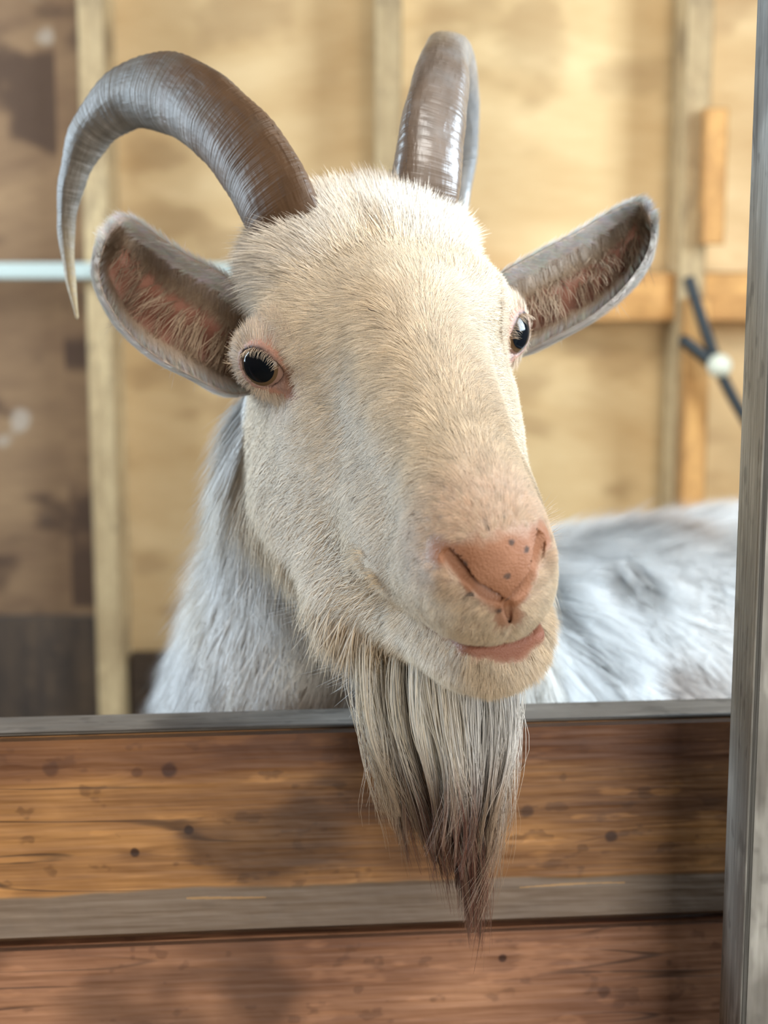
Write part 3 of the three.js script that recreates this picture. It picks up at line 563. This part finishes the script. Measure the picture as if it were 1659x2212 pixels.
class Coat {                                        // gathers tufts, then makes one InstancedMesh per variant
  constructor(name, variants) { this.name = name; this.variants = variants; this.m = variants.map(() => []); this.c = variants.map(() => []); this.k = 0; }
  put(p, n, d, len, lift, color, width = 1) {       // head frame, centimetres
    const dir = d.clone().addScaledVector(n, -d.dot(n)); if (dir.lengthSq() < 1e-6) return; dir.normalize();
    const z = dir.clone().multiplyScalar(Math.cos(lift)).addScaledVector(n, Math.sin(lift)), x = n.clone().cross(dir).normalize(), y = z.clone().cross(x);
    const M = new THREE.Matrix4().makeBasis(x.multiplyScalar(len * width), y.multiplyScalar(len), z.multiplyScalar(len)).setPosition(p), v = this.k++ % this.variants.length;
    this.m[v].push(headToGoat.clone().multiply(M)); this.c[v].push(color);
  }
  copies(label) {                                   // loose long hair: one InstancedMesh per variant
    this.variants.forEach((g, v) => {
      const o = shade(new THREE.InstancedMesh(g, hairMat, this.m[v].length)), c = new THREE.Color(); o.name = this.name; o.userData = { kind: 'stuff', label };
      this.m[v].forEach((M, i) => { o.setMatrixAt(i, M); o.setColorAt(i, c.setRGB(...this.c[v][i])); });
      goat.add(o);
    });
  }
  build(label) {                                    // all tufts of a coat joined into one mesh
    const nv = this.variants.map((g) => g.attributes.position.count), ni = this.variants.map((g) => g.index.count);
    const V_ = this.m.reduce((s, m, v) => s + m.length * nv[v], 0), I_ = this.m.reduce((s, m, v) => s + m.length * ni[v], 0);
    const P = new Float32Array(V_ * 3), N = new Float32Array(V_ * 3), C = new Float32Array(V_ * 3), I = new Uint32Array(I_); let o = 0, q = 0;
    this.variants.forEach((g, v) => {
      const gp = g.attributes.position.array, gn = g.attributes.normal.array, gc = g.attributes.color.array, gi = g.index.array;
      this.m[v].forEach((M, k) => {
        const e = M.elements, c = this.c[v][k], s = 1 / Math.hypot(e[8], e[9], e[10]);
        for (let i = 0; i < nv[v]; i++) {
          const a = i * 3, b = (o + i) * 3, x = gp[a], y = gp[a + 1], z = gp[a + 2], nx = gn[a] * s, ny = gn[a + 1] * s, nz = gn[a + 2] * s;
          for (let r = 0; r < 3; r++) { P[b + r] = e[r] * x + e[4 + r] * y + e[8 + r] * z + e[12 + r]; N[b + r] = e[r] * nx + e[4 + r] * ny + e[8 + r] * nz; C[b + r] = gc[a + r] * c[r]; }
        }
        for (let i = 0; i < ni[v]; i++) I[q + i] = gi[i] + o;
        o += nv[v]; q += ni[v];
      });
    });
    const g = new THREE.BufferGeometry();
    g.setAttribute('position', new THREE.BufferAttribute(P, 3)); g.setAttribute('normal', new THREE.BufferAttribute(N, 3)); g.setAttribute('color', new THREE.BufferAttribute(C, 3)); g.setIndex(new THREE.BufferAttribute(I, 1));
    part(this.name, g, hairMat, goat, { kind: 'stuff', label });
    console.log(this.name, 'triangles', I_ / 3);
  }
}
function scatter({ pos, nor, idx }, perCm2, seed, each) {
  const R = rng(seed), A = V(), B = V(), C = V(), p = V(), n = V(), e = V(), f = V();
  let carry = 0;
  for (let t = 0; t < idx.length; t += 3) {
    const [a, b, c] = [idx[t], idx[t + 1], idx[t + 2]]; A.fromArray(pos, a * 3); B.fromArray(pos, b * 3); C.fromArray(pos, c * 3);
    carry += e.copy(B).sub(A).cross(f.copy(C).sub(A)).length() / 2 * perCm2;
    while (carry > 0) {
      if (carry < 1 && R() > carry) { carry = 0; break; } carry -= 1;
      let u = R(), v = R(); if (u + v > 1) { u = 1 - u; v = 1 - v; } const w = 1 - u - v;
      p.set(0, 0, 0).addScaledVector(A, w).addScaledVector(B, u).addScaledVector(C, v);
      n.set(nor[a * 3] * w + nor[b * 3] * u + nor[c * 3] * v, nor[a * 3 + 1] * w + nor[b * 3 + 1] * u + nor[c * 3 + 1] * v, nor[a * 3 + 2] * w + nor[b * 3 + 2] * u + nor[c * 3 + 2] * v).normalize();
      each(p.clone(), n.clone(), R, a);
    }
    if (carry < 0) carry = 0;
  }
}
const CREAM = [0.86, 0.70, 0.50], WHITE = [0.90, 0.90, 0.89];
const shortTufts = [1, 2, 3, 4, 5].map((s) => tuft(s, 10, 0.5, 0.0105, 0.24, 0.4, 2));
const longTufts = [11, 12, 13, 14].map((s) => tuft(s, 7, 0.30, 0.0085, 0.35, 0.7, 5));
const face = new Coat('face_hair', shortTufts), neckCoat = new Coat('neck_hair', longTufts), back = new Coat('back_hair', longTufts), earCoat = new Coat('ear_hair', shortTufts), earLong = new Coat('ear_hair', longTufts);
const goatY = (p) => { v0.copy(p).applyMatrix4(headToGoat); return v0; };
const HORN_BASE = [inHead(625, 475, 72.5), inHead(914, 405, 73.6)];
function faceHair(p, n, R) {
  const { x, y, z } = p, ax = Math.abs(x), sg = Math.sign(x) || 1;
  const bare = Math.max(noseSkin(x, y, z), lidSkin(x, y, z)); if (bare > 0.08 + 0.75 * R() * R()) return;
  const [es, eu, el] = eyeFrame(x, y, z), er = Math.hypot(es, eu); if (el > 0 && Math.hypot(es / 1.04, eu / 0.92) < 1) return;
  if (z > 8.5 && Math.abs(field(x + n.x * 0.35, y + n.y * 0.35, z + n.z * 0.35)) < 0.2) return;      // inside slits
  const d = V(0, 0, 0), side = smooth(0.25, 0.9, Math.abs(n.x)), low = smooth(-2, -6, y);
  d.z = -1; d.x = sg * (0.12 * ax + 1.7 * smooth(0.3, 2.2, ax) * smooth(0.0, 2.5, z) * smooth(13, 10, z));
  d.y = -1.1 * side - 0.8 * low;
  if (z > 12) { const f = smooth(12, 14.2, z) * smooth(-1.8, -3, y); d.lerp(V(sg * 0.5, -1, 0.1), f); }
  if (y < -5.2 && z > 8) d.lerp(V(0.15 * sg * ax, -1, 0.25), smooth(9, 12, z));
  if (el > -1 && er < 3.2) { const out = V(sg * (EYE_S.x * es + EYE_U.x * eu), EYE_S.y * es + EYE_U.y * eu, EYE_S.z * es + EYE_U.z * eu).normalize(); d.normalize().lerp(out, 0.85 * smooth(3.2, 1.4, er)); }
  d.normalize();
  d.x += 0.45 * (noise3(x * 1.1 + 9, y * 1.1, z * 1.1) - 0.5) + 0.3 * (R() - 0.5); d.y += 0.45 * (noise3(x * 1.1, y * 1.1 + 20, z * 1.1) - 0.5) + 0.3 * (R() - 0.5); d.z += 0.3 * (R() - 0.5);
  const hb = Math.min(...HORN_BASE.map((h) => h.distanceTo(p))), nearHorn = smooth(4.6, 2.6, hb), top = smooth(-2.5, -6, z) * smooth(1, 3.5, y);
  let len = 1.0 + 0.35 * smooth(2, -3, z) + 0.2 * top + 0.7 * low * smooth(11, 6, z), lift = 0.06 + 0.1 * top + 0.4 * nearHorn; len += 0.25 * nearHorn;
  if (z > 10) { const k = smooth(10, 13.5, z); len = lerp(len, 0.42, k); lift += 0.15 * k; }
  if (y < -5.2 && z > 10) { len = 0.75; lift = 0.45; }
  if (el > -1 && er < 2.4) { len *= 0.75; lift += 0.15; }
  const under = smooth(-7.5, -9.5, y) * smooth(11, 8, z); len = lerp(len, 2.6, under); d.lerp(DOWN, under * 0.7);
  const mouth = z > 8.6 ? smooth(0.9, 0.2, Math.abs(y + 5.4)) : 0; len *= 1 - 0.45 * mouth; lift *= 1 - 0.5 * mouth;
  const clump = noise3(x * 2.3, y * 2.3, z * 2.3);
  len *= (0.8 + 0.4 * clump) * (1 - 0.5 * bare);
  const white = clamp(smooth(-5.5, -8.2, z + 0.15 * y) + 0.4 * nearHorn + smooth(-8.5, -11, y));
  let c = mix3(CREAM, WHITE, clamp(white + 0.35 * (R() - 0.5)));
  const pink = Math.max(smooth(3.2, 1.2, er) * (el > -1 ? 1 : 0) * 0.3, smooth(10, 14.5, z) * smooth(-3, -0.5, y) * 0.5); c = mix3(c, [0.70, 0.43, 0.30], pink * (0.5 + 0.8 * R()));
  const tint = 0.74 + 0.32 * R() + 0.2 * (clump - 0.5); c = c.map((k) => clamp(k * tint, 0, 0.95));
  if (z > 12) for (const s of SPOTS) if (s.distanceTo(p) < 0.13 && R() < 0.7) c = [0.12, 0.10, 0.09];
  if (R() < 0.05) c = c.map((k) => k * 0.6);
  if (under > 0.3 && R() < 0.4) { neckCoat.put(p, n, d.clone().normalize().lerp(DOWN, 0.6), 2.2 + 1.6 * R(), 0.1, c); return; }
  face.put(p, n, d, len, lift, c, 1);
}
scatter(meshes[0], 75, 101, faceHair);
scatter(meshes[1], 42, 102, (p, n, R) => {
  const g = goatY(p); if (p.z < -6 && p.y < -6 || p.y < -11.5) return neckHair(p, n, R);
  faceHair(p, n, R);
});
function neckHair(p, n, R) {
  const g = goatY(p), wy = g.y, wx = g.x + BASE.x, wz = g.z + BASE.z; if (wy < 0.70 && wz < -0.80) return;
  if (R() > 0.30) return;
  const d = DOWN.clone().addScaledVector(n, 0.05); d.x += 0.5 * (noise3(p.x * 0.35, p.y * 0.35, p.z * 0.35) - 0.5) + 0.2 * (R() - 0.5); d.z += 0.3 * (R() - 0.5);
  d.addScaledVector(V(-0.35, 0, 0), smooth(0, -5, p.x));
  const t = 0.9 + 0.14 * R(), warm = smooth(0.5, 0.75, noise3(p.x * 0.25 + 4, p.y * 0.25, p.z * 0.25)); 
  neckCoat.put(p, n, d, 3.4 * (0.7 + 0.6 * R()), 0.12 + 0.2 * noise3(p.x * 0.5, p.y * 0.5, p.z * 0.5), mix3(WHITE, [0.86, 0.80, 0.70], warm * 0.7).map((k) => k * t));
}
scatter(meshes[2], 9, 103, (p, n, R) => {
  const g = goatY(p), wy = g.y, wx = g.x + BASE.x, wz = g.z + BASE.z; if (wy < 0.66) return;
  const onBack = wz < -1.0 && wx > -0.02;
  if (!onBack) return neckHair(p, n, R);
  if (R() > 0.55) return;
  const d = DOWN.clone().multiplyScalar(0.8).add(V(0.8, 0, 0).transformDirection(goatToHead).multiplyScalar(0.5)), q = noise3(p.x * 0.3 + 7, p.y * 0.3, p.z * 0.3), w = noise3(p.x * 0.28, p.y * 0.28 + 40, p.z * 0.28);
  d.x += 1.6 * (w - 0.5); d.z += 1.6 * (q - 0.5);
  const tingeShade = smooth(0.48, 0.74, noise3(p.x * 0.16 + 3, p.y * 0.16, p.z * 0.16)), t = 0.86 + 0.16 * R();  // brown-grey tinges, with shade between tufts put into the same colour
  back.put(p, n, d, 4.6 * (0.6 + 0.8 * q), 0.1 + 0.5 * w, mix3(WHITE, [0.50, 0.42, 0.37], tingeShade * 0.75).map((k) => k * t), 1.3);
});
// ears
ears.forEach((m, e) => {
  const sg = e ? 1 : -1;
  scatter(m, 60, 200 + e, (p, n, R, a) => {
    const s = m.side[a * 3], u = m.side[a * 3 + 1], v = m.side[a * 3 + 2], alongV = V(sg, 0.7, -0.3).normalize();
    if (s) { if (R() < 0.7) earCoat.put(p, n, alongV, 0.6, 0.08, WHITE.map((k) => k * (0.85 + 0.12 * R()))); return; }
    const rim = Math.min(v, 1 - v, (1 - u) * 0.9), away = v < 0.5 ? 1 : -1;
    // the rim grows a close fringe inwards, the bowl carries long loose hair, the floor stays bare
    const across = V().fromArray(m.pos, (Math.round(u * 44) * 27 + 26) * 3).sub(V().fromArray(m.pos, Math.round(u * 44) * 27 * 3)).normalize();
    const brown = smooth(0.42, 0.74, u) * smooth(0.02, 0.11, rim), t = 0.75 + 0.4 * R();
    const c = mix3(mix3([0.54, 0.40, 0.28], WHITE, smooth(0.10, 0.02, rim)), [0.22, 0.15, 0.10], brown * 0.85 * (0.6 + 0.6 * R())).map((k) => clamp(k * t, 0, 0.92));
    if (rim < 0.07) { earCoat.put(p, n, across.clone().multiplyScalar(away * (R() - 0.2)).addScaledVector(alongV, 0.5), 0.42 + 0.2 * R(), 0.45 + 0.5 * R(), mix3(mix3(WHITE, c, 0.35), c, rim / 0.07).map((k) => k * (0.8 + 0.2 * R()))); return; }
    if (rim < 0.15 + 0.08 * noise2(u * 9, v * 5) || u > 0.80) { if (R() < 0.95) earCoat.put(p, n, across.clone().multiplyScalar(away * 0.8).addScaledVector(alongV, 0.25), 0.55 + 0.35 * R(), 0.3 + 0.4 * R(), c); }
    else if (R() < 0.055 * (v < 0.5 ? 1.3 : 0.3)) earLong.put(p, n, across.clone().multiplyScalar(0.9).addScaledVector(alongV, 0.15 * (R() - 0.5)), 1.5 + 1.3 * R(), 0.3 + 0.4 * R(), c);
  });
});
face.build('short cream hair of the face'); neckCoat.copies('white hair of the neck'); back.copies('shaggy white hair of the back'); earCoat.build('fringe of hair round the ears'); earLong.build('long hair inside the ears');
console.log('tufts', face.k, neckCoat.k, back.k, earCoat.k, earLong.k);

// ---- lashes
{
  const R = rng(77), s = new Strands();
  for (const sg of [-1, 1]) for (let i = 0; i < 70; i++) {
    const a = lerp(0.15, 0.95, i / 69 + 0.02 * (R() - 0.5)) * Math.PI, x = Math.cos(a) * 0.98, y = Math.sin(a) * 0.84 + 0.05, L = 0.45 + 0.35 * R();
    const at = (s_, u_, l_) => V(sg * (EYE.x + EYE_S.x * s_ + EYE_U.x * u_ + LOOK.x * l_), EYE.y - sg * EYE_SKEW + EYE_S.y * s_ + EYE_U.y * u_ + LOOK.y * l_, EYE.z + EYE_S.z * s_ + EYE_U.z * u_ + LOOK.z * l_);
    s.add([at(x, y, 0.95), at(x * 1.02, y * 0.98, 0.95 + L * 0.5), at(x * 0.98 + 0.1 * (R() - 0.5), y * 0.85, 0.95 + L * 0.8), at(x * 0.95 + 0.1 * (R() - 0.5), y * 0.6, 0.95 + L)], 0.007, [0.6, 0.45, 0.33], [0.75, 0.62, 0.48]);
  }
  part('eyelashes', s.geometry(headToGoat), hairMat, goat, { kind: 'stuff', label: 'pale drooping eyelashes' });
}
// ---- beard: locks that hang from the lower jaw and draw together
{
  const R = rng(91), s = new Strands(), g3 = () => (R() + R() + R()) / 1.5 - 1;
  const dn = V(0, -1, 0).applyQuaternion(camera.quaternion.clone().invert());                 // down in the camera frame
  const root = (x, z) => { let y = -16; for (let i = 0; i < 80; i++) { const d = field(x, y, z); if (d < 0.02) break; y += d * 0.7; } return V(x, y, z).applyMatrix4(headToCam); };
  for (let k = 0; k < 200; k++) {
    const rx = lerp(-3.9, 2.2, R()), rz = lerp(5.0, 12.6, Math.pow(R(), 0.8)), p0 = root(rx, rz), h0 = p0.clone().applyMatrix4(camToHead);
    if (h0.y > -6.5 || gradient(h0.x, h0.y, h0.z)[1] > -0.35) continue;
    const px = 829.5 + p0.x / -p0.z * FOCAL, w = clamp((px - 760) / 340), mid = 1 - Math.abs(w - 0.6) * 1.9;
    const yEnd = lerp(1720, 2040, clamp(mid + 0.15, 0, 1) * (0.35 + 0.65 * R())) + 90 * (R() - 0.5), pull = smooth(1780, 2020, yEnd), tipX = lerp(lerp(px, 1010, 0.2), 1024, pull * 0.95) + 25 * g3() * (1 - pull) + 30 * smooth(1, 0, w) * R();
    const dTip = -p0.z - 1.2 + 1.2 * g3(), end = ray(tipX, yEnd, dTip);
    const bulge = V((w - 0.5) * 2.0 * (0.4 + pull) + g3() * 0.6, 0, 0.6), L = p0.distanceTo(end), ph = R() * 6.3, amp = 0.10 + 0.16 * R();
    const dark = smooth(1700, 1900, yEnd), wet = R() < 0.45 + 0.4 * dark ? 1 : 0.3, n = 14 + Math.floor(24 * R());
    for (let h = 0; h < n; h++) {
      const q0 = p0.clone().add(V(g3() * 0.5, 0.5 * R(), g3() * 0.5)), sp = lerp(0.9, 0.10, wet), q3 = end.clone().add(V(g3() * sp, g3() * 2.4 * (1.2 - wet), g3() * sp));
      const wild = R() < 0.1 ? 3.2 : 1, tight = lerp(0.5, 0.28, wet), q1 = q0.clone().addScaledVector(dn, L * 0.33).add(bulge).add(V(g3() * 0.42 * wild, 0, g3() * 0.3)), q2 = p0.clone().lerp(q3, 0.7).addScaledVector(bulge, 0.8).add(V(g3() * tight * wild, 0, g3() * tight));
      const curve = new THREE.CubicBezierCurve3(q0, q1, q2, q3), pts = curve.getPoints(12), v = 0.72 + 0.32 * R();
      pts.forEach((q, i) => { const t = i / 12; q.x += amp * wild * Math.sin(ph + t * 7 + 0.25 * h / n) * t; q.z += amp * Math.cos(ph * 1.7 + t * 6) * t; });
      const c0 = mix3([0.86, 0.75, 0.58], [0.92, 0.91, 0.88], clamp(R() * 0.7 + smooth(0.5, 0.85, w) * 0.9)).map((c) => clamp(c * v, 0, 0.93)), c1 = mix3([0.50, 0.38, 0.26], mix3([0.17, 0.055, 0.035], [0.09, 0.05, 0.03], R()), clamp(dark * (0.7 + 0.7 * R()) * (w > 0.85 ? 0.5 : 1))).map((c) => c * v);  // locks on the right whiter: rim light put into the hair colour
      s.add(pts, 0.012 + 0.007 * R(), c0, c1, lerp(0.7, 0.55, dark) + 0.15 * (R() - 0.5), 0.25);
    }
  }
  part('beard', s.geometry(headToGoat.clone().multiply(camToHead)), hairMat, goat, { kind: 'stuff', label: 'long cream beard with reddish brown wet tips' });
  console.log('beard triangles', s.i.length / 3);
}
// ---- bits of chaff caught in the hair
{
  const s = new Strands(), bit = (px, py, d, a) => { const p = inHead(px, py, d); for (let i = 0; i < 30; i++) { const f = field(p.x, p.y, p.z) - 0.30; if (f < 0.02) break; p.addScaledVector(camBack, f * 0.8); } const u = V(Math.cos(a), Math.sin(a), 0).transformDirection(camToHead); s.add([p.clone().addScaledVector(u, -0.2), p.clone().addScaledVector(u, -0.05), p.clone().addScaledVector(u, 0.08).add(V(0, 0.05, 0)), p.clone().addScaledVector(u, 0.22).add(V(0, 0.02, 0))], 0.022, [0.03, 0.02, 0.015], [0.05, 0.03, 0.02]); };
  bit(802, 650, 62, -0.5); bit(804, 428, 66, 0.9);
  part('chaff', s.geometry(headToGoat), hairMat, goat, { kind: 'stuff', label: 'dark bits of chaff on the forehead' });
}
renderer.render(scene, camera);
